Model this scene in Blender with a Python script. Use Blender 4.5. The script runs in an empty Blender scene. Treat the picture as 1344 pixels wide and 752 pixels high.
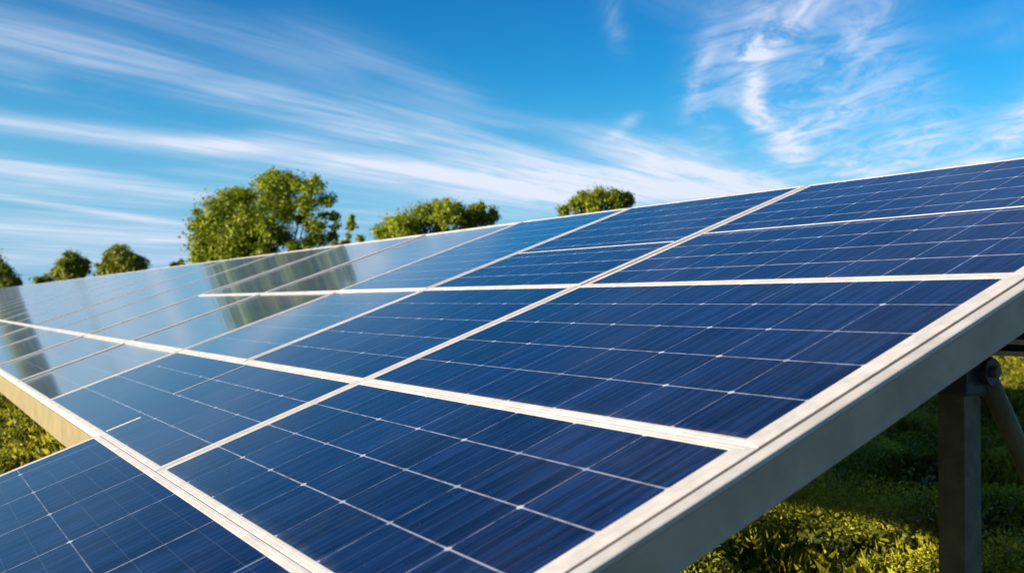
import bpy, bmesh, math, random
import numpy as np
from mathutils import Vector, Matrix
R = math.radians
random.seed(7); rng = np.random.default_rng(7)
scene = bpy.context.scene
col = scene.collection

# ------------------------------------------------------------------ camera
EYE = 1.5
PITCH = 0.0167
FPX = 1248.74                      # focal length in photograph pixels (1344 wide)
cd = bpy.data.cameras.new('camera')
cam = bpy.data.objects.new('camera', cd); col.objects.link(cam)
cam.location = (0, 0, EYE); cam.rotation_euler = (R(90) + PITCH, 0, 0)
cd.sensor_width = 36; cd.lens = 36 * FPX / 1344
cd.clip_start = .05; cd.clip_end = 6000
cd.dof.use_dof = True; cd.dof.focus_distance = 2.9; cd.dof.aperture_fstop = 4.2
scene.camera = cam

def pix_dir(x, y):                 # direction seen at a pixel of the photograph
    d = ((x - 672) / FPX, 1.0, (376 - y) / FPX)
    c, s = math.cos(PITCH), math.sin(PITCH)
    return Vector((d[0], d[1] * c - d[2] * s, d[1] * s + d[2] * c))
def at(x, y, Y):                   # point at depth Y seen at that pixel
    d = pix_dir(x, y); return Vector((0, 0, EYE)) + d * (Y / d.y)

# ------------------------------------------------------------------ light
SUN_EL, SUN_AZ = R(9), math.atan2(-.945, -.38)   # azimuth clockwise from +Y
S = Vector((math.sin(SUN_AZ) * math.cos(SUN_EL), math.cos(SUN_AZ) * math.cos(SUN_EL), math.sin(SUN_EL)))
sl = bpy.data.lights.new('sun', 'SUN'); sl.energy = 5.0; sl.angle = R(.5); sl.color = (1, .87, .66)
so = bpy.data.objects.new('sun', sl); col.objects.link(so)
so.rotation_euler = (-S).to_track_quat('-Z', 'Y').to_euler(); so.location = (-20, -15, 20)

world = bpy.data.worlds.new('World'); scene.world = world; world.use_nodes = True
scene.view_settings.view_transform = 'Standard'; scene.view_settings.look = 'None'
scene.view_settings.exposure = 1.4; scene.view_settings.gamma = 1
scene.view_settings.use_curve_mapping = False

class N:                           # tiny node-graph helper
    def __init__(s, tree): s.t = tree
    def new(s, typ, **kw):
        n = s.t.nodes.new(typ)
        for k, v in kw.items(): setattr(n, k, v)
        return n
    def put(s, sock, v):
        if isinstance(v, bpy.types.NodeSocket): s.t.links.new(v, sock)
        elif v is not None: sock.default_value = v
    def m(s, op, a, b=None, c=None, clamp=False):
        n = s.new('ShaderNodeMath', operation=op, use_clamp=clamp)
        for i, v in enumerate((a, b, c)): s.put(n.inputs[i], v)
        return n.outputs[0]
    def vm(s, op, a, b=None):
        n = s.new('ShaderNodeVectorMath', operation=op); s.put(n.inputs[0], a); s.put(n.inputs[1], b)
        return n.outputs['Value'] if op in ('DOT_PRODUCT', 'LENGTH') else n.outputs[0]
    def sep(s, v): n = s.new('ShaderNodeSeparateXYZ'); s.put(n.inputs[0], v); return n.outputs
    def comb(s, x=0., y=0., z=0.):
        n = s.new('ShaderNodeCombineXYZ')
        for i, v in enumerate((x, y, z)): s.put(n.inputs[i], v)
        return n.outputs[0]
    def noise(s, vec, scale=5., detail=3., rough=.5, dist=0., out=0):
        n = s.new('ShaderNodeTexNoise'); s.put(n.inputs['Vector'], vec)
        n.inputs['Scale'].default_value = scale; n.inputs['Detail'].default_value = detail
        n.inputs['Roughness'].default_value = rough; n.inputs['Distortion'].default_value = dist
        return n.outputs[out]
    def ss(s, v, a, b, lo=0., hi=1.):
        n = s.new('ShaderNodeMapRange', interpolation_type='SMOOTHSTEP')
        s.put(n.inputs[0], v)
        for i, q in enumerate((a, b, lo, hi)): n.inputs[1 + i].default_value = q
        return n.outputs[0]
    def mix(s, f, a, b):
        n = s.new('ShaderNodeMix', data_type='RGBA')
        s.put(n.inputs[0], f); s.put(n.inputs[6], a); s.put(n.inputs[7], b)
        return n.outputs[2]

# --- sky: Nishita with a layer of cirrus laid out on a flat cloud deck
w = N(world.node_tree); world.node_tree.nodes.clear()
wo = w.new('ShaderNodeOutputWorld'); bg = w.new('ShaderNodeBackground')
bg.inputs[1].default_value = .070
sky = w.new('ShaderNodeTexSky', sky_type='NISHITA', sun_disc=False)
sky.sun_elevation = SUN_EL; sky.sun_rotation = SUN_AZ
sky.air_density = 1.0; sky.dust_density = .0; sky.ozone_density = 2.0; sky.altitude = 200
hs = w.new('ShaderNodeHueSaturation'); w.put(hs.inputs['Color'], sky.outputs[0])
hs.inputs['Saturation'].default_value = 1.35; hs.inputs['Value'].default_value = 1.0
geo = w.new('ShaderNodeTexCoord').outputs['Generated']
x, y, z = w.sep(geo)
zc = w.m('MAXIMUM', z, .02)
q = w.comb(w.m('DIVIDE', x, zc), w.m('DIVIDE', y, zc), 0.)
def q_of(px, py):
    d = pix_dir(px, py); return Vector((d.x / d.z, d.y / d.z))
ax_ = Vector((.553, .833)); pr_ = Vector((.833, -.553))
s1 = w.vm('DOT_PRODUCT', q, (ax_.x, ax_.y, 0)); s2 = w.vm('DOT_PRODUCT', q, (pr_.x, pr_.y, 0))
fib = w.noise(w.comb(w.m('MULTIPLY', s1, .22), w.m('MULTIPLY', s2, 2.6), 0.), 1.0, 7, .62, .35)
soft = w.noise(w.comb(w.m('MULTIPLY', s1, .35), w.m('MULTIPLY', s2, .9), 3.7), 1.0, 4, .55, .6)
warp = w.noise(q, .55, 3, .5, .2, out=1)
qw = w.vm('ADD', q, w.vm('MULTIPLY', w.vm('SUBTRACT', warp, (.5, .5, .5)), (.55, .55, 0)))
def streak(a, b, wa, wb, st, end=.18):
    A, B = q_of(*a), q_of(*b)
    d = Vector((b[0] - a[0], b[1] - a[1])).normalized(); pn = Vector((-d.y, d.x))
    D = (B - A); Ln = D.length; D = D / Ln; Pn = Vector((-D.y, D.x))
    def wq(p, wpx): return abs((q_of(p[0] + pn.x * wpx, p[1] + pn.y * wpx) - q_of(*p)).dot(Pn))
    rel = w.vm('SUBTRACT', qw if False else q, (A.x, A.y, 0))
    t = w.m('DIVIDE', w.vm('DOT_PRODUCT', rel, (D.x, D.y, 0)), Ln)
    o = w.vm('DOT_PRODUCT', rel, (Pn.x, Pn.y, 0))
    o = w.m('ADD', o, w.m('MULTIPLY', w.m('SUBTRACT', soft, .5), .9 * wq(a, wa)))
    tc = w.m('MULTIPLY', t, 1.0, clamp=True)
    wd = w.m('MULTIPLY_ADD', tc, wq(b, wb) - wq(a, wa), wq(a, wa))
    g = w.m('DIVIDE', o, wd); g = w.m('MULTIPLY', g, g)
    g = w.m('EXPONENT', w.m('MULTIPLY', g, -1.))
    e = w.m('MULTIPLY', w.ss(t, -end, end), w.ss(t, 1 - end, 1 + end, 1., 0.))
    return w.m('MULTIPLY', w.m('MULTIPLY', g, e), st)
def total(L):
    r = L[0]
    for k in L[1:]: r = w.m('ADD', r, k)
    return r
streaks = [
    streak((-60, 30), (330, 125), 18, 22, .45), streak((300, 118), (560, 182), 20, 17, .75), streak((540, 178), (840, 262), 18, 26, .85),
    streak((-80, 150), (330, 200), 9, 16, .55), streak((300, 180), (500, 222), 22, 14, .75), streak((470, 215), (780, 275), 16, 20, .8),
    streak((-80, 208), (300, 266), 10, 8, .95), streak((-80, 238), (240, 272), 10, 8, .4), streak((-80, 246), (230, 294), 4, 4, .75),
    streak((-80, 290), (270, 318), 16, 12, .8), streak((-80, 335), (260, 345), 14, 12, .55),
    streak((90, -20), (460, 90), 18, 22, .25), streak((380, 20), (620, 130), 20, 18, .22),
    streak((560, 150), (720, 215), 8, 14, .35),
    streak((795, 178), (1000, 260), 18, 30, 1.25), streak((700, 225), (930, 262), 18, 22, .7), streak((420, 215), (700, 262), 22, 26, .35), streak((835, 150), (800, 185), 8, 10, .45),
]
curls = [
    streak((1085, -30), (985, 95), 34, 20, .75, .3), streak((990, 75), (995, 165), 16, 15, 1.0, .3), streak((985, 140), (1050, 215), 17, 18, 1.0, .3),
    streak((1010, -40), (960, 120), 30, 22, .35, .3), streak((1040, 30), (1090, 210), 70, 55, .42, .3), streak((930, 60), (935, 200), 34, 30, .3, .4), streak((1150, -20), (1110, 110), 40, 34, .35, .4), streak((1020, 215), (1180, 235), 30, 26, .35, .3),
    streak((1140, 125), (1030, 190), 16, 18, .6, .3), streak((945, 20), (905, 150), 20, 10, .33, .3),
    streak((1270, 225), (1400, 110), 20, 28, .8), streak((1130, 235), (1240, 160), 26, 30, .5, .3), streak((1160, 40), (1215, 200), 44, 44, .36, .4),
    streak((795, -20), (815, 70), 16, 12, .22, .4),
]
fib2 = w.noise(w.comb(w.m('MULTIPLY', s1, .9), w.m('MULTIPLY', s2, 6.5), 5.), 1.0, 5, .65, .8)
fmod = w.ss(w.m('MULTIPLY_ADD', fib, .62, w.m('MULTIPLY', fib2, .38)), .34, .64, .22, 1.08)
wis = w.noise(w.vm('MULTIPLY', qw, (1.3, .6, 1.0)), 2.6, 8, .68, 1.1)
wmod = w.ss(wis, .36, .66, .12, 1.15)
base = w.m('MULTIPLY', w.ss(soft, .44, .76, 0., .40), fmod)
cl = w.m('ADD', w.m('MULTIPLY', total(streaks), fmod), w.m('MULTIPLY', total(curls), wmod))
cl = w.m('ADD', cl, base)
cl = w.m('MULTIPLY', cl, w.ss(z, .0, .05))
cl = w.m('MINIMUM', w.m('MULTIPLY', cl, .85), .92)
CLOUD = w.comb(4.45, 4.7, 5.45)
sunward = w.ss(w.vm('DOT_PRODUCT', geo, (math.sin(SUN_AZ), math.cos(SUN_AZ), 0)), -.05, .6)
air = w.vm('MULTIPLY', hs.outputs[0], w.mix(sunward, (.22, .92, 1.22, 1), (1.25, 1.0, .95, 1)))   # deep blue away from the sun, paler and warmer towards it
air = w.vm('MULTIPLY', air, w.comb(*[w.ss(z, .14, .42, 1., k_) for k_ in (.70, .76, .86)]))   # deeper towards the zenith
low = w.ss(z, .0, .24, .95, 0.)                                     # pale air close to the horizon
air = w.mix(w.m('MULTIPLY', low, w.m('MULTIPLY_ADD', sunward, -.6, 1.)), air, w.comb(1.5, 2.7, 4.35))
w.put(bg.inputs[0], w.mix(cl, air, CLOUD)); w.put(wo.inputs[0], bg.outputs[0])

# ------------------------------------------------------------------ materials
def mat(name, rgb=(.5, .5, .5), rough=.5, metal=0., vary=.0, scale=8., bump=0.):
    m = bpy.data.materials.new(name); m.use_nodes = True; g = N(m.node_tree)
    p = m.node_tree.nodes['Principled BSDF']
    p.inputs['Roughness'].default_value = rough; p.inputs['Metallic'].default_value = metal
    tc = g.new('ShaderNodeTexCoord').outputs['Object']
    nz = g.noise(tc, scale, 5, .6)
    lo = [c * (1 - vary) for c in rgb] + [1]; hi = [min(1, c * (1 + vary)) for c in rgb] + [1]
    g.put(p.inputs['Base Color'], g.mix(g.ss(nz, .3, .7), lo, hi))
    g.put(p.inputs['Roughness'], g.ss(g.noise(tc, scale * 3, 3), .3, .7, rough * .85, min(1, rough * 1.15)))
    if bump:
        b = g.new('ShaderNodeBump'); b.inputs['Strength'].default_value = bump; b.inputs['Distance'].default_value = .004
        g.put(b.inputs['Height'], nz); g.put(p.inputs['Normal'], b.outputs[0])
    return m
ALU = mat('white_frame_metal', (.50, .475, .46), .42, .0, .13, 14)
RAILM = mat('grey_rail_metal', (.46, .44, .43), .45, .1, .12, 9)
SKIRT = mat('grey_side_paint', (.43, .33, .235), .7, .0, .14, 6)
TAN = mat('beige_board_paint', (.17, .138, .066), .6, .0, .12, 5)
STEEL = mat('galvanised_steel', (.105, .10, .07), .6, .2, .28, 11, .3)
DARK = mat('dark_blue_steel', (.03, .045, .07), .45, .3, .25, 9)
BACK = mat('white_backsheet', (.55, .56, .58), .6, 0, .06, 5)
BLACK = mat('black_rubber', (.02, .02, .022), .6, 0, .1, 9)

def make_cell_mat():
    m = bpy.data.materials.new('solar_cells'); m.use_nodes = True; g = N(m.node_tree)
    p = m.node_tree.nodes['Principled BSDF']
    uvn = g.new('ShaderNodeUVMap', uv_map='metres').outputs[0]      # metres from the module's corner
    cen = g.new('ShaderNodeUVMap', uv_map='cells').outputs[0]       # counted in cells
    U, V, _ = g.sep(uvn); cu, cv, _ = g.sep(cen)
    oi = g.new('ShaderNodeObjectInfo').outputs['Random']
    px = g.new('ShaderNodeAttribute', attribute_type='OBJECT', attribute_name='pitch_u').outputs['Fac']
    py = g.new('ShaderNodeAttribute', attribute_type='OBJECT', attribute_name='pitch_v').outputs['Fac']
    lw = g.new('ShaderNodeAttribute', attribute_type='OBJECT', attribute_name='line_width').outputs['Fac']
    def tri(c): return g.m('ABSOLUTE', g.m('SUBTRACT', c, g.m('ROUND', c)))   # distance to the nearest line, in cells
    du = g.m('MULTIPLY', tri(cu), px); dv = g.m('MULTIPLY', tri(cv), py)       # metres
    wob = g.noise(g.comb(g.m('MULTIPLY', U, 30.), g.m('MULTIPLY', V, 30.), g.m('MULTIPLY', oi, 40.)), 1., 3)
    lineV = g.m('MULTIPLY', g.ss(g.m('DIVIDE', dv, lw), .5, 1., 1., 0.), g.ss(wob, .25, .6, .22, .68))
    lineU = g.m('MULTIPLY', g.ss(g.m('DIVIDE', du, lw), .35, .75, 1., 0.), g.ss(wob, .3, .65, .10, .42))
    bus = g.m('MULTIPLY', g.ss(g.m('MULTIPLY', tri(g.m('MULTIPLY', cu, 4.)), g.m('DIVIDE', px, 4.)), .0004, .0010, 1., 0.), .08)
    dia = g.ss(g.m('ADD', g.m('MULTIPLY', du, .9), dv), .0070, .0105, 1., 0.)
    cellid = g.comb(g.m('FLOOR', g.m('ADD', cu, .001)), g.m('FLOOR', g.m('ADD', cv, .001)), g.m('MULTIPLY', oi, 50.))
    wn = g.new('ShaderNodeTexWhiteNoise'); g.put(wn.inputs['Vector'], cellid)
    # some corner pads are missing or dull
    dia = g.m('MULTIPLY', dia, g.ss(g.noise(g.comb(g.m('ROUND', cu), g.m('ROUND', cv), oi), 3.3, 0), .3, .6, .25, 1.))
    silver = g.m('MINIMUM', g.m('MAXIMUM', g.m('MAXIMUM', lineV, lineU), g.m('MAXIMUM', bus, dia)), 1.)
    # long fine streaks in the silicon, running down the slope
    st = g.noise(g.comb(g.m('MULTIPLY', U, 75.), g.m('MULTIPLY', V, 2.2), g.m('MULTIPLY', oi, 31.)), 1., 4, .62)
    st2 = g.noise(g.comb(g.m('MULTIPLY', U, 240.), g.m('MULTIPLY', V, 7.), g.m('MULTIPLY', oi, 17.)), 1., 3, .6)
    f = g.m('MULTIPLY_ADD', g.ss(st, .40, .68), .72, g.m('MULTIPLY', g.ss(st2, .35, .75), .28))
    f = g.m('ADD', f, g.m('MULTIPLY', g.m('SUBTRACT', wn.outputs[0], .5), .30), clamp=True)
    c = g.mix(f, (.0016, .003, .014, 1), (.009, .026, .100, 1))
    c = g.mix(g.m('MULTIPLY', silver, .95), c, (.44, .46, .56, 1))
    dust = g.ss(g.noise(g.comb(g.m('MULTIPLY', U, 2.), g.m('MULTIPLY', V, 2.), g.m('MULTIPLY', oi, 9.)), 1.3, 6, .65), .40, .75, 0., .018)
    c = g.mix(dust, c, (.45, .42, .36, 1))
    hv = g.new('ShaderNodeAttribute', attribute_type='OBJECT', attribute_name='glass_height').outputs['Fac']
    gap = g.m('SUBTRACT', hv, V)
    edge = g.m('MULTIPLY', g.ss(g.m('ADD', gap, g.m('MULTIPLY', g.m('SUBTRACT', wob, .5), .03)), .0, .028, .07, 0.), g.ss(st, .3, .7, .3, 1.))
    c = g.mix(edge, c, (.40, .37, .31, 1))
    vo = g.new('ShaderNodeTexVoronoi'); g.put(vo.inputs['Vector'], g.comb(g.m('MULTIPLY', U, 9.), g.m('MULTIPLY', V, 9.), g.m('MULTIPLY', oi, 77.)))
    vs = g.sep(vo.outputs['Color'])[0]
    drop = g.m('MULTIPLY', g.ss(vo.outputs['Distance'], .03, .06, 1., 0.), g.ss(vs, .80, .82, 0., .30))
    c = g.mix(drop, c, (.5, .48, .42, 1))
    g.put(p.inputs['Base Color'], c)
    p.inputs['IOR'].default_value = 1.46; p.inputs['Specular Tint'].default_value = (.84, .93, 1, 1)
    g.put(p.inputs['Roughness'], g.ss(st2, .3, .7, .12, .20))
    b = g.new('ShaderNodeBump'); b.inputs['Strength'].default_value = .05; b.inputs['Distance'].default_value = .002
    g.put(b.inputs['Height'], g.m('ADD', st, g.m('MULTIPLY', silver, .3)))
    # shading normals leaned along the array so the glass mirrors the trees
    vt = g.new('ShaderNodeVectorTransform', vector_type='VECTOR', convert_from='OBJECT', convert_to='WORLD'); vt.inputs[0].default_value = (1, 0, 0)
    ln = g.new('ShaderNodeAttribute', attribute_type='OBJECT', attribute_name='reflection_lean').outputs['Fac']
    lean = g.m('MULTIPLY_ADD', g.m('SUBTRACT', oi, .5), .008, ln)
    sc = g.new('ShaderNodeVectorMath', operation='SCALE'); g.put(sc.inputs[0], vt.outputs[0]); g.put(sc.inputs[3], lean)
    nn = g.vm('NORMALIZE', g.vm('ADD', b.outputs[0], sc.outputs[0]))
    g.put(p.inputs['Normal'], nn); g.put(p.inputs['Coat Normal'], nn)
    g.put(p.inputs['Coat Weight'], g.ss(ln, .012, .058, .15, .65)); p.inputs['Coat Roughness'].default_value = .04
    return m
CELLS = make_cell_mat()

def leaf_mat(name, dark, light, trans=.35, rough=.5, patch=1.2):
    m = bpy.data.materials.new(name); m.use_nodes = True; g = N(m.node_tree); m.node_tree.nodes.clear()
    out = g.new('ShaderNodeOutputMaterial'); p = g.new('ShaderNodeBsdfPrincipled')
    ri = g.new('ShaderNodeNewGeometry').outputs['Random Per Island']
    nz = g.noise(g.new('ShaderNodeTexCoord').outputs['Object'], patch, 3)
    f = g.m('ADD', g.m('MULTIPLY', ri, .6), g.m('MULTIPLY', g.ss(nz, .3, .7), .4))
    c = g.mix(f, (*dark, 1), (*light, 1))
    g.put(p.inputs['Base Color'], c); p.inputs['Roughness'].default_value = rough
    p.inputs['Specular IOR Level'].default_value = .25
    t = g.new('ShaderNodeBsdfTranslucent'); g.put(t.inputs[0], c)
    ms = g.new('ShaderNodeMixShader'); ms.inputs[0].default_value = trans
    g.put(ms.inputs[1], p.outputs[0]); g.put(ms.inputs[2], t.outputs[0]); g.put(out.inputs[0], ms.outputs[0])
    return m
LEAF = leaf_mat('tree_leaves', (.045, .085, .006), (.31, .37, .018), .3, .5, .9)
LEAF2 = leaf_mat('hedge_leaves', (.045, .085, .006), (.32, .37, .018), .3, .5, .9)
LEAFD = leaf_mat('dark_leaves', (.07, .095, .010), (.26, .29, .025), .25, .55, .5)
GRASSM = leaf_mat('grass_blades', (.035, .062, .005), (.56, .53, .035), .4, .5, 1.6)
WEEDM = leaf_mat('weed_leaves', (.05, .10, .008), (.20, .25, .02), .4, .45, 3)
BARK = mat('bark', (.11, .085, .055), .85, 0, .35, 6, .8)

# ------------------------------------------------------------------ object helpers
def tag(o, label=None, cat=None, group=None, kind=None):
    for k, v in (('label', label), ('category', cat), ('group', group), ('kind', kind)):
        if v: o[k] = v
    return o
def empty(name, M):
    o = bpy.data.objects.new(name, None); col.objects.link(o); o.empty_display_size = .2
    o.matrix_world = M if isinstance(M, Matrix) else Matrix.Translation(M); return o
def link(name, me, m, parent=None, smooth=False):
    o = bpy.data.objects.new(name, me); col.objects.link(o)
    for k in (m if isinstance(m, (list, tuple)) else [m]): me.materials.append(k)
    if parent: o.parent = parent
    if smooth: me.polygons.foreach_set('use_smooth', [True] * len(me.polygons))
    return o
def from_bm(name, bm, m, parent=None, smooth=False):
    bmesh.ops.recalc_face_normals(bm, faces=bm.faces)
    me = bpy.data.meshes.new(name); bm.to_mesh(me); bm.free(); return link(name, me, m, parent, smooth)
def box(bm, lo, hi, bev=0., M=None):
    r = bmesh.ops.create_cube(bm, size=1)
    vs = r['verts']
    c = [(a + b) / 2 for a, b in zip(lo, hi)]; d = [b - a for a, b in zip(lo, hi)]
    for v in vs: v.co = Vector([c[i] + v.co[i] * d[i] for i in range(3)])
    if bev:
        es = list({e for v in vs for e in v.link_edges})
        r = bmesh.ops.bevel(bm, geom=es, offset=bev, segments=2, affect='EDGES', profile=.7)
        vs = list({v for f in r['faces'] for v in f.verts} | {v for v in vs if v.is_valid})
    if M:
        for v in vs: v.co = M @ v.co
def tube(bm, pts, rad, seg=12, caps=True):
    rings = []
    for i, p in enumerate(pts):
        p = Vector(p); a = Vector(pts[max(0, i - 1)]); b = Vector(pts[min(len(pts) - 1, i + 1)])
        d = (b - a).normalized(); u = d.orthogonal().normalized(); v = d.cross(u)
        if rings:                                    # keep the rings from twisting
            u = (lastu - d * lastu.dot(d)).normalized(); v = d.cross(u)
        lastu = u
        r = rad[i] if isinstance(rad, (list, tuple)) else rad
        rings.append([bm.verts.new(p + (u * math.cos(2 * math.pi * k / seg) + v * math.sin(2 * math.pi * k / seg)) * r) for k in range(seg)])
    for A, B in zip(rings, rings[1:]):
        for k in range(seg): bm.faces.new((A[k], A[(k + 1) % seg], B[(k + 1) % seg], B[k]))
    if caps: bm.faces.new(rings[0][::-1]); bm.faces.new(rings[-1])
def quads(name, V, m, parent=None, n=4):
    """V: (count, n, 3) array, each row one leaf polygon of its own."""
    c = len(V); me = bpy.data.meshes.new(name)
    me.vertices.add(c * n); me.vertices.foreach_set('co', np.ascontiguousarray(V, dtype=np.float32).ravel())
    me.loops.add(c * n); me.loops.foreach_set('vertex_index', np.arange(c * n, dtype=np.int32))
    me.polygons.add(c); me.polygons.foreach_set('loop_start', np.arange(0, c * n, n, dtype=np.int32))
    me.update(calc_edges=True); me.validate()
    return link(name, me, m, parent)

# ------------------------------------------------------------------ ground
def ground_h(x, y):
    return .05 * np.sin(x * .9 + 1.3 * np.sin(y * .5)) * np.cos(y * .7 + .4) + .03 * np.sin(x * 2.3 + y * 1.7)
gx = np.concatenate([[-3000, -800, -250, -100], np.linspace(-45, 45, 181), [100, 250, 800, 3000]])
gy = np.concatenate([[-3000, -800, -200, -60], np.linspace(-20, 70, 181), [110, 250, 800, 3000]])
X, Y = np.meshgrid(gx, gy); Z = ground_h(X, Y) * (np.abs(X) < 60) * (Y < 90) * (Y > -30)
gv = np.stack([X, Y, Z], -1).reshape(-1, 3); nx_, ny_ = len(gx), len(gy)
gf = [(j * nx_ + i, j * nx_ + i + 1, (j + 1) * nx_ + i + 1, (j + 1) * nx_ + i) for j in range(ny_ - 1) for i in range(nx_ - 1)]
me = bpy.data.meshes.new('ground'); me.from_pydata(gv.tolist(), [], gf)
gm = bpy.data.materials.new('meadow_soil'); gm.use_nodes = True; g = N(gm.node_tree)
p = gm.node_tree.nodes['Principled BSDF']; p.inputs['Roughness'].default_value = .95
tc = g.new('ShaderNodeTexCoord').outputs['Object']
c1 = g.mix(g.ss(g.noise(tc, 1.1, 6, .65), .35, .68), (.030, .040, .008, 1), (.13, .135, .016, 1))
c1 = g.mix(g.ss(g.noise(tc, 14, 5, .7), .45, .75, 0, .6), c1, (.20, .19, .03, 1))
g.put(p.inputs['Base Color'], c1); p.inputs['Specular IOR Level'].default_value = .1
bp = g.new('ShaderNodeBump'); bp.inputs['Distance'].default_value = .06; g.put(bp.inputs['Height'], g.noise(tc, 22, 6, .7)); g.put(p.inputs['Normal'], bp.outputs[0])
tag(link('ground', me, gm, smooth=True), kind='structure')

# ------------------------------------------------------------------ the solar array
W = 1.65
PSI, TH = .5766, .3454
a_ = Vector((-math.sin(PSI), math.cos(PSI), 0))
b_ = Vector((math.cos(PSI), math.sin(PSI), 0))
s_ = b_ * math.cos(TH) + Vector((0, 0, math.sin(TH)))
n_ = a_.cross(-s_)
P0 = Vector((1.3646, 1.7089, .3247)) * W + Vector((0, 0, EYE))
AM = Matrix((( a_.x, -s_.x, n_.x, P0.x), (a_.y, -s_.y, n_.y, P0.y), (a_.z, -s_.z, n_.z, P0.z), (0, 0, 0, 1)))
# plan frame: x along the array, y up-slope horizontally, z up, origin on the ground under the array's top right corner
PM = Matrix(((a_.x, b_.x, 0, P0.x), (a_.y, b_.y, 0, P0.y), (0, 0, 1, 0), (0, 0, 0, 1)))
PM3 = PM.to_3x3()

def frame_bm(Lu, Lv, wu0, wu1, wv0, wv1, depth=.036):
    bm = bmesh.new()
    prof = [(0, -depth), (0, .0002), (.05, .0010), (.46, .0012), (.5, .0006), (.54, .0012), (.95, .0010), (1, .0006), (1, -.004)]
    rings = []
    for o, zz in prof:
        x0, x1, y0, y1 = o * wu0, Lu - o * wu1, o * wv0, Lv - o * wv1
        rings.append([bm.verts.new(q) for q in ((x0, y0, zz), (x1, y0, zz), (x1, y1, zz), (x0, y1, zz))])
    rings.append([bm.verts.new((v.co.x, v.co.y, -depth)) for v in rings[-1]])
    for A, B in zip(rings, rings[1:] + rings[:1]):
        for k in range(4): bm.faces.new((A[k], A[(k + 1) % 4], B[(k + 1) % 4], B[k]))
    return bm

def module(u0, u1, v0, v1, nu, nv, label, group, wu=(.030, .030), wv=(.022, .022), gu=.0035, gv=.0012, bars=(), off=(0., 0.), tilt=.12, swap=False, line=.0024):
    """One framed module filling u0..u1, v0..v1 of the array plane (metres)."""
    T = Matrix.Translation((u0 + gu, v0 + gv, random.uniform(-.0006, .0006)))
    Lu, Lv = u1 - u0 - 2 * gu, v1 - v0 - 2 * gv
    rot = Matrix.Rotation(R(random.uniform(-tilt, tilt)), 4, 'X') @ Matrix.Rotation(R(random.uniform(-tilt, tilt) * .6), 4, 'Y')
    root = empty('solar_module', AM @ T @ rot)
    tag(root, label, 'solar module', group)
    from_bm('frame', frame_bm(Lu, Lv, wu[0], wu[1], wv[0], wv[1]), ALU, root)
    # laminate: cells behind glass above, white sheet below
    e = .002
    lo = (wu[0] - e, wv[0] - e, -.006); hi = (Lu - wu[1] + e, Lv - wv[1] + e, 0)
    bm = bmesh.new(); uvm = bm.loops.layers.uv.new('metres'); uvc = bm.loops.layers.uv.new('cells')
    c = [bm.verts.new(q_) for q_ in ((lo[0], lo[1], 0), (hi[0], lo[1], 0), (hi[0], hi[1], 0), (lo[0], hi[1], 0))]
    d = [bm.verts.new((v.co.x, v.co.y, lo[2])) for v in c]
    top = bm.faces.new(c); bot = bm.faces.new(d[::-1]); bot.material_index = 1
    for k in range(4): bm.faces.new((c[k], d[k], d[(k + 1) % 4], c[(k + 1) % 4])).material_index = 1
    pu, pv = (hi[0] - lo[0]) / nu, (hi[1] - lo[1]) / nv
    for f in bm.faces:
        for l in f.loops:
            l[uvm].uv = (l.vert.co.x, l.vert.co.y)
            cc = ((l.vert.co.x - lo[0]) / pu + off[0], (l.vert.co.y - lo[1]) / pv + off[1])
            l[uvc].uv = cc[::-1] if swap else cc
    o = from_bm('cell_sheet', bm, [CELLS, BACK], root)
    o['pitch_u'], o['pitch_v'] = (pv, pu) if swap else (pu, pv)
    o['line_width'] = line; o['glass_height'] = hi[1]
    o['reflection_lean'] = .058 if u0 > 2.2 * W else .040 if u0 > 1.5 * W else -.02 if v0 > 1.7 * W else .012  # added normal lean per module, steers what its glass reflects
    for (bu0, bu1, bv0, bv1) in bars:                 # thin raised strips across the glass
        bm = bmesh.new(); box(bm, (bu0 - u0, bv0 - v0, -.001), (bu1 - u0, bv1 - v0, .0009), .0003)
        from_bm('divider_strip', bm, ALU, root)
    return root

ORD = ['first', 'second', 'third', 'fourth', 'fifth', 'sixth', 'seventh', 'eighth', 'ninth', 'tenth', 'eleventh', 'twelfth', 'thirteenth', 'fourteenth', 'fifteenth', 'sixteenth', 'seventeenth', 'eighteenth', 'nineteenth', 'twentieth', 'twenty-first', 'twenty-second', 'twenty-third', 'twenty-fourth', 'twenty-fifth', 'twenty-sixth', 'twenty-seventh', 'twenty-eighth', 'twenty-ninth', 'thirtieth']
V0, V2, V3, V4, V5 = .035 * W, .848 * W, 1.404 * W, 1.806 * W, 2.36 * W
UC = [0, 1., 1.728, 2.372, 3.172, 4.12]
while UC[-1] < 27: UC.append(UC[-1] + 1.04)
UC = [u * W for u in UC]
GRP = 'blue solar modules of the ground array'
EDGE = (.046, .030)
# upper band: two rows for the five near columns, one tall module per column beyond them
for c in range(len(UC) - 1):
    u0, u1 = UC[c], UC[c + 1]
    k = 'in the right end column' if c == 0 else ORD[c] + ' column from the right end'
    wu = EDGE if c == 0 else (.030, .030) if c == 1 else (.024, .024)
    if c < 5:
        bars = [(.026 * W, .978 * W, .4625 * W, .4675 * W)] if c == 0 else [(1.024 * W, 1.706 * W, .5195 * W, .5235 * W)] if c == 1 else []
        module(u0, u1, V0, V2, max(4, round((u1 - u0) / .185)), 9, 'blue module of the top row, %s' % k, GRP, wu, (.02, .02), gu=.005 if c < 2 else .0035, bars=bars, line=.0042)
        module(u0, u1, V2, V3, max(4, round((u1 - u0) / .215)), 5, 'blue module in the second row down, %s' % k, GRP, wu, gu=.005 if c < 2 else .0035)
    else:
        module(u0, u1, V0, V3, 6, 12, 'tall far blue module of the upper band, %s' % k, GRP, wu, (.02, .022), tilt=.05)
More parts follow.
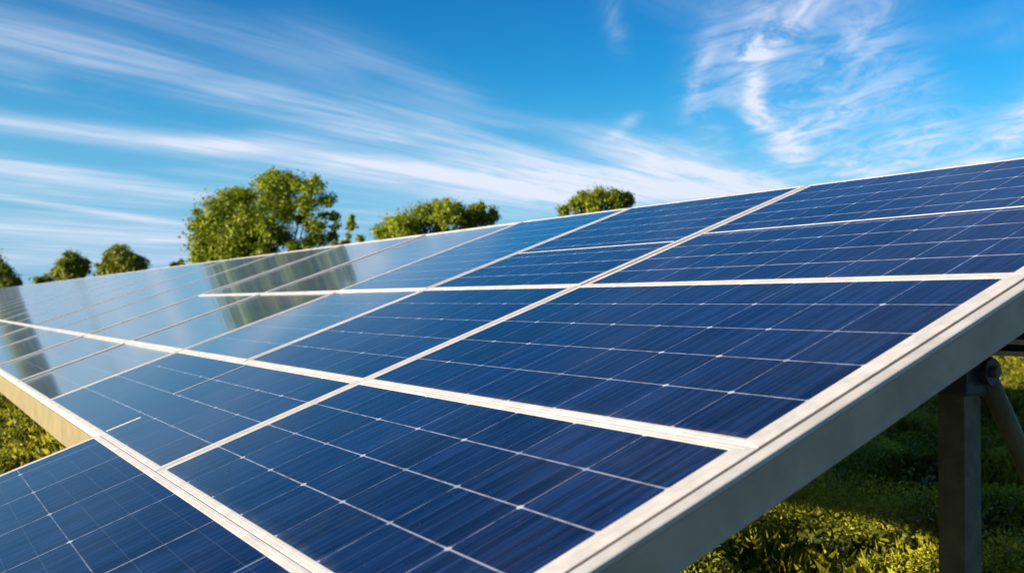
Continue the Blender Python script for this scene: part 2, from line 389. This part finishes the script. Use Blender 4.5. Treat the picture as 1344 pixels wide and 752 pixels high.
# third row
R3 = [0, UC[1], UC[3]] + UC[4:]
for c in range(len(R3) - 1):
    u0, u1 = R3[c], R3[c + 1]
    k = 'right end column' if c == 0 else ORD[c] + ' column from the right end'
    bars = [] if c != 1 else [(1.661 * W, 1.667 * W, V3 + .03, 1.605 * W), (1.528 * W, 1.545 * W, 1.712 * W, V4 - .03)]
    module(u0, u1, V3, V4, max(4, round((u1 - u0) / .243)), 4, ('wide blue module with broken strip in the third row, near the right end' if c == 1 else 'blue module in the third row down, ' + k), GRP,
           EDGE if c == 0 else (.028, .024), tilt=.12 if c < 3 else .05, bars=bars)
# lowest row, only at the near end
module(0, 1.53 * W, V4, V5, 7, 3, 'large dark blue module at the bottom left corner, lowest of the array', GRP, (.046, .030), (.022, .03), off=(.3, .1), swap=True)

# right end: channel rail with a grey side face
bm = bmesh.new()
prof = [(-.009, .002), (-.0345, .002), (-.037, .0005), (-.037, -.008), (-.035, -.012), (-.035, -.074), (-.038, -.077), (-.038, -.084), (-.010, -.084), (-.009, -.082)]
rings = []
for v in (V0 - .004, V5 + .004): rings.append([bm.verts.new((x_, v, z_)) for x_, z_ in prof])
for k in range(len(prof)): bm.faces.new((rings[0][k], rings[0][(k + 1) % len(prof)], rings[1][(k + 1) % len(prof)], rings[1][k]))
bm.faces.new(rings[0]); bm.faces.new(rings[1][::-1])
for f in bm.faces:
    cx = sum((v.co.z for v in f.verts)) / len(f.verts)
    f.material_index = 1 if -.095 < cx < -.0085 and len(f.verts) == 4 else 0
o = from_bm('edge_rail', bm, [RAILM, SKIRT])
o.matrix_world = AM
tag(o, 'long grey metal rail closing the sloping right end of the solar array', 'rail')

# lower edge: beige board below the third row, left of the lowest module
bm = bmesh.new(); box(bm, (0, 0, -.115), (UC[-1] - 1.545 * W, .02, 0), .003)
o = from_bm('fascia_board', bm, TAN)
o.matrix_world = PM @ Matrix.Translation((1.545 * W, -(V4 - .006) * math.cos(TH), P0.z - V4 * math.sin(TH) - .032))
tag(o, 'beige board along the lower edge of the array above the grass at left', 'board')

# ------------------------------------------------------------------ supports
LT = -.78                                    # plan offset of the tall posts from the top edge
def panel_z(yy): return P0.z + yy * math.tan(TH)
H_CAP = 1.285
def place(o, x_, y_, z_=0): o.matrix_world = PM @ Matrix.Translation((x_, y_, z_))
def make_post(x_, label):
    root = empty('support_post', PM @ Matrix.Translation((x_, LT, 0)))
    tag(root, label, 'post', 'tall posts under the array')
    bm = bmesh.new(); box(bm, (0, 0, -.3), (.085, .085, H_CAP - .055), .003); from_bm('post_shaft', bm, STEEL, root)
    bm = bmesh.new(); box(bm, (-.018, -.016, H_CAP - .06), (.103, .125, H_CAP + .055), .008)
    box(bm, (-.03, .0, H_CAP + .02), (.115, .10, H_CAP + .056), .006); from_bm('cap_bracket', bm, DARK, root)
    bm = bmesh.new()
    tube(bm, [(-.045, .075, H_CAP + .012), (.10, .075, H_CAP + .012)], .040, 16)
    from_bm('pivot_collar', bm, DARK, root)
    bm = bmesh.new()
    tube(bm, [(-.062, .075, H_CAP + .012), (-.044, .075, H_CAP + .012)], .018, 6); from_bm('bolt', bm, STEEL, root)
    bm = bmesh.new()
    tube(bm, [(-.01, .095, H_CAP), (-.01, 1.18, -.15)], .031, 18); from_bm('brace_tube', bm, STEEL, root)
    bm = bmesh.new()                          # upright from the cap to the rafter under the modules
    box(bm, (.015, .01, H_CAP + .057), (.07, .07, panel_z(LT + .0) - .17), .003); from_bm('upright', bm, DARK, root)
    return root
make_post(.49, 'square grey steel post with a dark cap bracket under the right end of the array')
for k in range(1, 4): make_post(.435 + 3.4 * k, 'square grey steel post hidden under the middle of the array')
for k in range(4):
    bm = bmesh.new(); box(bm, (0, 0, -.3), (.07, .07, panel_z(-2.1) - .17), .003)
    o = from_bm('front_post', bm, STEEL); place(o, .435 + 3.4 * k, -2.1)
    tag(o, 'short grey steel post hidden under the lower part of the array', 'post', 'short posts under the array')
    # rafter down the slope
    bm = bmesh.new(); box(bm, (0, .25, -.165), (.05, 3.35 if k == 0 else 2.7, -.085), .003)
    o = from_bm('rafter', bm, DARK); o.matrix_world = AM @ Matrix.Translation((.445 + 3.4 * k, 0, 0))
    tag(o, 'dark steel rafter running down the slope under the array', 'beam', 'rafters under the array')
for v in (.35, 1.05, 1.75, 2.5):
    L_ = UC[-1] if v < 2.9 else 2.4
    bm = bmesh.new(); box(bm, (.03, v - .02, -.084), (L_ - .05, v + .02, -.038), .002)
    o = from_bm('purlin', bm, RAILM); o.matrix_world = AM
    tag(o, 'thin metal purlin under the modules running along the array', 'beam', 'purlins under the array')
# twin girder carried by the caps, pale flanges between dark webs
root = empty('girder', PM @ Matrix.Translation((.02, LT + .13, H_CAP + .058)))
tag(root, 'dark girder with pale flanges seen at right behind the post top', 'beam')
GL = 12.
for z0, z1, y0, m_, nm in ((.0, .014, -.035, ALU, 'flange'), (.0145, .034, .01, DARK, 'web'), (.0345, .0485, -.035, ALU, 'flange'), (.049, .13, .01, DARK, 'web')):
    bm = bmesh.new(); box(bm, (0, y0, z0), (GL, .07, z1), .0015); from_bm(nm, bm, m_, root)

# ------------------------------------------------------------------ trees
def leaf_cloud(centres, radii, count, size, flat=.25):
    """leaf polygons filling ellipsoidal clumps, denser towards their rims"""
    cs = np.array(centres); rs = np.array(radii)
    wgt = rs ** 2.2; idx = rng.choice(len(cs), count, p=wgt / wgt.sum())
    d = rng.normal(size=(count, 3)); d /= np.linalg.norm(d, axis=1)[:, None]
    rad = rng.uniform(.1, 1.0, count) ** .5
    lump = np.sin(d[:, 0] * 5 + idx * 1.7) * np.cos(d[:, 1] * 5 + idx * 2.3) + np.sin(d[:, 2] * 6 + idx)
    rad *= 1 + .26 * lump; stray = rng.uniform(size=count) < .16; rad[stray] *= rng.uniform(1.0, 1.35, stray.sum())
    # lumps within a clump so that gaps show
    P = cs[idx] + d * (rs[idx] * rad)[:, None] * np.array([1, 1, .92])
    P += np.stack([np.sin(P[:, 2] * 7 + P[:, 0] * 5), np.cos(P[:, 0] * 6), np.sin(P[:, 0] * 8 + P[:, 1] * 3)], 1) * .05
    n = d * .8 + rng.normal(size=(count, 3)) * .6 + np.array([0, 0, flat]); n /= np.linalg.norm(n, axis=1)[:, None]
    return leaves_at(P, n, size * rng.uniform(.6, 1.3, count))
def leaves_at(P, n, sz, asp=.5, fold=.25):
    k = len(P); r = rng.normal(size=(k, 3)); t = np.cross(n, r); t /= np.linalg.norm(t, axis=1)[:, None] + 1e-9
    b = np.cross(n, t); sz = sz[:, None]
    return np.stack([P - t * sz * .5, P + b * sz * .5 * asp + n * sz * fold * .3, P + t * sz * .5 - n * sz * .1, P - b * sz * .5 * asp + n * sz * fold * .3], 1)
def grow(name, label, cat, Y, blobs, leaf, count, size, mtl, base=None, trunk=.16, depth=.8, group=None, bare=()):
    """blobs: (x, y, radius) in photograph pixels, given depth by chance"""
    pxm = Y / FPX
    bx_ = base if base is not None else sum(k[0] * k[2] for k in blobs) / sum(k[2] for k in blobs)
    foot = at(bx_, 376, Y); foot.z = 0
    root = tag(empty(name, foot), label, cat, group)
    cs, rs = [], []
    half = (max(k[0] for k in blobs) - min(k[0] for k in blobs)) / 2 * pxm
    for (px, py, pr) in blobs:
        c = at(px, py, Y); r = pr * pxm
        off = max(-1, min(1, (c.x - foot.x) / max(half, .1)))
        span = math.sqrt(max(.05, 1 - off * off)) * half * depth
        for j in range(leaf):
            dy = random.uniform(-span, span) * (0 if j == 0 and leaf == 1 else 1)
            s = 1 + dy / Y
            cs.append((c.x * s - foot.x, Y + dy - foot.y, EYE + (c.z - EYE) * s)); rs.append(r * random.uniform(.7, 1.35))
    # fill the crown's lower part below what the panels hide
    zmin = min(c[2] for c in cs)
    for j in range(int(len(cs) * .5)):
        k = random.choice(cs)
        if zmin - .9 > .6: cs.append((k[0] * .8, k[1] * .8, random.uniform(max(.7, zmin - 1.6), zmin))); rs.append(np.mean(rs))
    quads('crown', leaf_cloud(cs, rs, count, size), mtl, root)
    bm = bmesh.new(); top = max(c[2] for c in cs)
    fork = Vector((0, 0, max(.6, zmin * .55)))
    tube(bm, [(0, 0, -.3), (.02, 0, fork.z * .5), fork], [trunk * 1.35, trunk, trunk * .85], 10)
    sel = sorted(random.sample(range(len(cs)), min(len(cs), 34)))
    tg = [Vector(cs[k]) for k in sel] + [Vector(k) for k in bare]
    for t in tg:
        mid = fork.lerp(t, .5) + Vector((random.uniform(-.15, .15), random.uniform(-.15, .15), (t - fork).length * .12))
        tube(bm, [fork - Vector((0, 0, .1)), fork.lerp(mid, .5) + Vector((0, 0, .1)), mid, t], [trunk * .5, trunk * .36, trunk * .22, trunk * .06], 6)
    from_bm('trunk', bm, BARK, root, True)
    return root
big = [(275, 318, 20), (300, 322, 24), (335, 322, 22), (268, 296, 14), (256, 294, 7), (290, 286, 24), (304, 262, 17), (322, 258, 15), (330, 285, 23),
       (350, 243, 17), (362, 262, 22), (369, 246, 18), (358, 232, 9), (390, 243, 12), (379, 233, 8), (410, 246, 12), (413, 238, 7), (403, 270, 15), (426, 264, 10), (434, 262, 7),
       (413, 298, 14), (438, 284, 8), (441, 298, 7), (434, 312, 9), (352, 300, 17), (312, 302, 23), (265, 335, 18), (345, 332, 18), (405, 318, 12), (282, 268, 9), (425, 282, 7), (258, 278, 5), (375, 280, 12), (395, 285, 9), (368, 310, 14), (385, 322, 12), (398, 262, 9), (420, 315, 8)]
grow('broadleaf_tree', 'big spreading tree with an airy crown behind the panels, tallest in view', 'tree', 40, big, 4, 70000, .145, LEAF, base=378, trunk=.11, bare=((.2, 0, 4.6), (.7, .2, 4.4), (1., -.2, 3.8), (.4, .1, 5.2), (-.2, .3, 4.8), (.55, -.3, 3.9)))
grow('sapling', 'slim sapling just right of the big tree', 'tree', 36, [(460, 286, 4), (459, 293, 6), (462, 299, 5), (457, 310, 3), (474, 313, 5), (452, 318, 6), (440, 322, 6)], 1, 1300, .16, LEAF, base=457, trunk=.05)
grow('bushy_tree', 'rounded green bushy tree showing above the top edge at middle', 'tree', 33,
     [(500, 306, 12), (515, 297, 13), (530, 295, 15), (550, 287, 15), (565, 280, 13), (585, 283, 14), (605, 284, 15), (625, 283, 14), (640, 288, 12), (575, 270, 7), (588, 267, 6), (602, 272, 7), (560, 272, 6), (633, 270, 6), (622, 274, 6), (648, 280, 7),
      (545, 305, 15), (580, 302, 15), (615, 300, 15)], 3, 34000, .105, LEAF2, trunk=.16)
grow('bushy_tree', 'green treetop peeking over the top edge, right of the other trees', 'tree', 28,
     [(742, 275, 8), (755, 270, 10), (770, 264, 11), (785, 260, 11), (785, 251, 5), (800, 262, 11), (815, 264, 10), (828, 265, 8), (765, 257, 6), (810, 255, 6), (824, 257, 5), (748, 268, 6), (780, 275, 14), (810, 275, 12)], 3, 20000, .09, LEAF2, trunk=.14)
grow('round_tree', 'small round distant tree at left, second from the frame edge', 'tree', 85,
     [(95, 345, 11), (85, 350, 10), (105, 348, 10), (93, 339, 7), (75, 360, 8), (112, 352, 6), (95, 360, 14), (62, 367, 6), (52, 369, 6)], 3, 9000, .36, LEAFD, trunk=.2)
grow('round_tree', 'broad distant tree at left between the big tree and the small one', 'tree', 80,
     [(150, 335, 10), (160, 333, 9), (172, 338, 9), (143, 342, 9), (182, 342, 8), (156, 328, 6), (165, 345, 13), (190, 347, 5), (135, 352, 9), (180, 352, 9), (150, 352, 12)], 3, 9000, .34, LEAFD, trunk=.22)
grow('dark_tree', 'dark tree at the far left frame edge', 'tree', 95,
     [(-8, 355, 18), (3, 350, 9), (8, 360, 9), (-20, 345, 16), (0, 342, 4), (18, 368, 8), (25, 371, 5), (12, 372, 10)], 3, 8000, .3, LEAFD, trunk=.22)
grow('bush', 'tiny bush tip on the skyline left of the big tree', 'bush', 60, [(236, 345, 5), (228, 348, 3), (240, 352, 7)], 2, 700, .25, LEAF2, trunk=.06)

# ------------------------------------------------------------------ grass and low plants
def scatter(n, xr, yr, keep):
    P = np.stack([rng.uniform(*xr, n), rng.uniform(*yr, n)], 1); return P[keep(P)]
def px_of(P):
    return 672 + FPX * P[:, 0] / P[:, 1], 397 + FPX * EYE / P[:, 1]
def clump_noise(P, s=1.):
    return np.sin(P[:, 0] * 2.1 * s + 1.7 * np.sin(P[:, 1] * 1.3 * s)) + np.sin(P[:, 1] * 2.7 * s + 1.1 * np.cos(P[:, 0] * 3.1 * s))
def blades(P, h, wd):
    k = len(P); th = rng.uniform(0, 2 * np.pi, k); lean = rng.uniform(.1, .7, k) * h
    d = np.stack([np.cos(th), np.sin(th)], 1); sd = np.stack([-d[:, 1], d[:, 0]], 1) * wd[:, None] * .5
    z = ground_h(P[:, 0], P[:, 1]) - .01
    def v(xy, zz): return np.concatenate([xy, zz[:, None]], 1)
    mid = P + d * lean[:, None] * .4
    return np.stack([v(P - sd, z), v(P + sd, z), v(mid + sd * .8, z + h * .65), v(P + d * lean[:, None], z + h * np.sqrt(np.maximum(.2, 1 - (lean / h) ** 2))), v(mid - sd * .8, z + h * .65)], 1)
right = lambda P: (px_of(P)[0] > 780) & (px_of(P)[0] < 1420)
left = lambda P: (px_of(P)[0] > -90) & (px_of(P)[0] < 180)
B, Lf = [], []
for (n, xr, yr, kp, hs_) in ((140000, (.4, 12), (4.5, 22), right, .24), (40000, (-9, -2.5), (7, 20), left, .16), (30000, (2, 26), (18, 48), right, .22), (45000, (-14, 14), (-6, 20), lambda P: P[:, 0] > -99, .17)):
    P = scatter(n, xr, yr, kp); cn = clump_noise(P)
    h = hs_ * rng.uniform(.45, 1.1, len(P)) * (1 + .35 * cn); h = np.maximum(h, .03)
    B.append(blades(P, h, rng.uniform(.0018, .0042, len(P)) * (1.0 if hs_ < .3 and yr[1] < 30 else 2.2)))
for (n, xr, yr, kp) in ((260000, (.4, 10), (4.5, 20), right), (260000, (.4, 4.5), (4.5, 9.5), right), (60000, (-9, -2.5), (7, 20), left), (30000, (-14, 14), (-6, 20), lambda P: P[:, 0] > -99)):
    P = scatter(n, xr, yr, kp); cn = clump_noise(P, 1.6); P = P[(cn > -1.0) | (rng.uniform(size=len(P)) < (.95 if yr[1] < 10 else .6))]; cn = clump_noise(P, 1.6)
    zz = ground_h(P[:, 0], P[:, 1]) + np.maximum(.02, (.15 + .10 * cn)) * rng.uniform(.2, 1.15, len(P))
    nn = rng.normal(size=(len(P), 3)) * .6 + np.array([0, 0, .8]); nn /= np.linalg.norm(nn, axis=1)[:, None]
    Lf.append(leaves_at(np.concatenate([P, zz[:, None]], 1), nn, rng.uniform(.014, .034, len(P)) * (.85 if yr[1] < 10 else 1), .45))
o = quads('grass', np.concatenate(B), GRASSM, n=5); tag(o, 'yellow green grass around the array', 'grass', kind='stuff')
o = quads('ground_cover', np.concatenate(Lf), GRASSM); tag(o, 'low leafy yellow green ground cover', 'plants', kind='stuff')

# bramble-like undergrowth: broad leaves in loose mounds, added dark to deepen the array's shade
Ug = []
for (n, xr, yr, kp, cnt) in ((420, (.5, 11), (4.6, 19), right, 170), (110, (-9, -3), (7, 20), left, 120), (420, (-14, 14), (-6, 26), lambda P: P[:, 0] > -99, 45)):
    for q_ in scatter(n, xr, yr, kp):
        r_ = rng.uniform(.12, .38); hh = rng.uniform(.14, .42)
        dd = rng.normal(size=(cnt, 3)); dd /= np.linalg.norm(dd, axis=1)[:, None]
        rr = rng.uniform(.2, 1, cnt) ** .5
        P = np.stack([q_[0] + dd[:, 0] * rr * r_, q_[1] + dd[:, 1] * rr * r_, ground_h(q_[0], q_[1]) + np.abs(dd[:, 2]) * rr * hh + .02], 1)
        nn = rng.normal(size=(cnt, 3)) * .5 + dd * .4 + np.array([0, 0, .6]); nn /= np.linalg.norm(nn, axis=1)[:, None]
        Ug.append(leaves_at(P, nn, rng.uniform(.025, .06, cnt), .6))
UGM = leaf_mat('shade_dark_leaves', (.018, .032, .006), (.17, .19, .018), .3, .45, 1.1)
o = quads('undergrowth', np.concatenate(Ug), UGM); tag(o, 'leafy undergrowth in loose mounds, coloured dark to deepen shade among the grass', 'undergrowth', kind='stuff')

def weed(px, py, h, label, lean=0.):
    d = pix_dir(px, py); t = EYE / -d.z; f = d * t
    root = tag(empty('weed', (f.x, f.y, float(ground_h(f.x, f.y)))), label, 'weed', 'upright weeds in the grass')
    bm = bmesh.new(); pts, lv, nv = [], [], []
    top = Vector((lean * h, random.uniform(-.1, .1) * h, h))
    tube(bm, [(0, 0, -.03), top * .5 + Vector((random.uniform(-.02, .02), 0, 0)), top], [.006, .004, .002], 6)
    from_bm('stem', bm, WEEDM, root)
    Q = []
    for k in range(16):
        s = .18 + .82 * k / 15; c = top * s; th = k * 2.4 + random.uniform(-.4, .4); L = h * random.uniform(.22, .36) * (1.15 - .6 * s)
        dd = Vector((math.cos(th), math.sin(th), random.uniform(.1, .6))).normalized(); sd = dd.cross(Vector((0, 0, 1))).normalized() * L * .17
        e1 = c + dd * L * .5; e2 = c + dd * L - Vector((0, 0, L * .25))
        Q.append([c, e1 + sd, e2, e1 - sd])
    quads('leaves', np.array([[list(v) for v in r] for r in Q]), WEEDM, root)
weed(1062, 668, .55, 'upright weed with narrow leaves at the edge of the shade, left of the post', .1)
weed(1095, 660, .45, 'shorter upright weed close to the post, in front of the shade')
weed(1025, 668, .5, 'leafy weed rising beside the sloping edge rail', -.15)
weed(1322, 752, .42, 'bushy weed at the bottom right behind the brace tube')
weed(1300, 735, .26, 'small weed between post and brace tube near the bottom right corner', .2)
weed(1210, 700, .22, 'small weed just left of the post in sunlit grass')
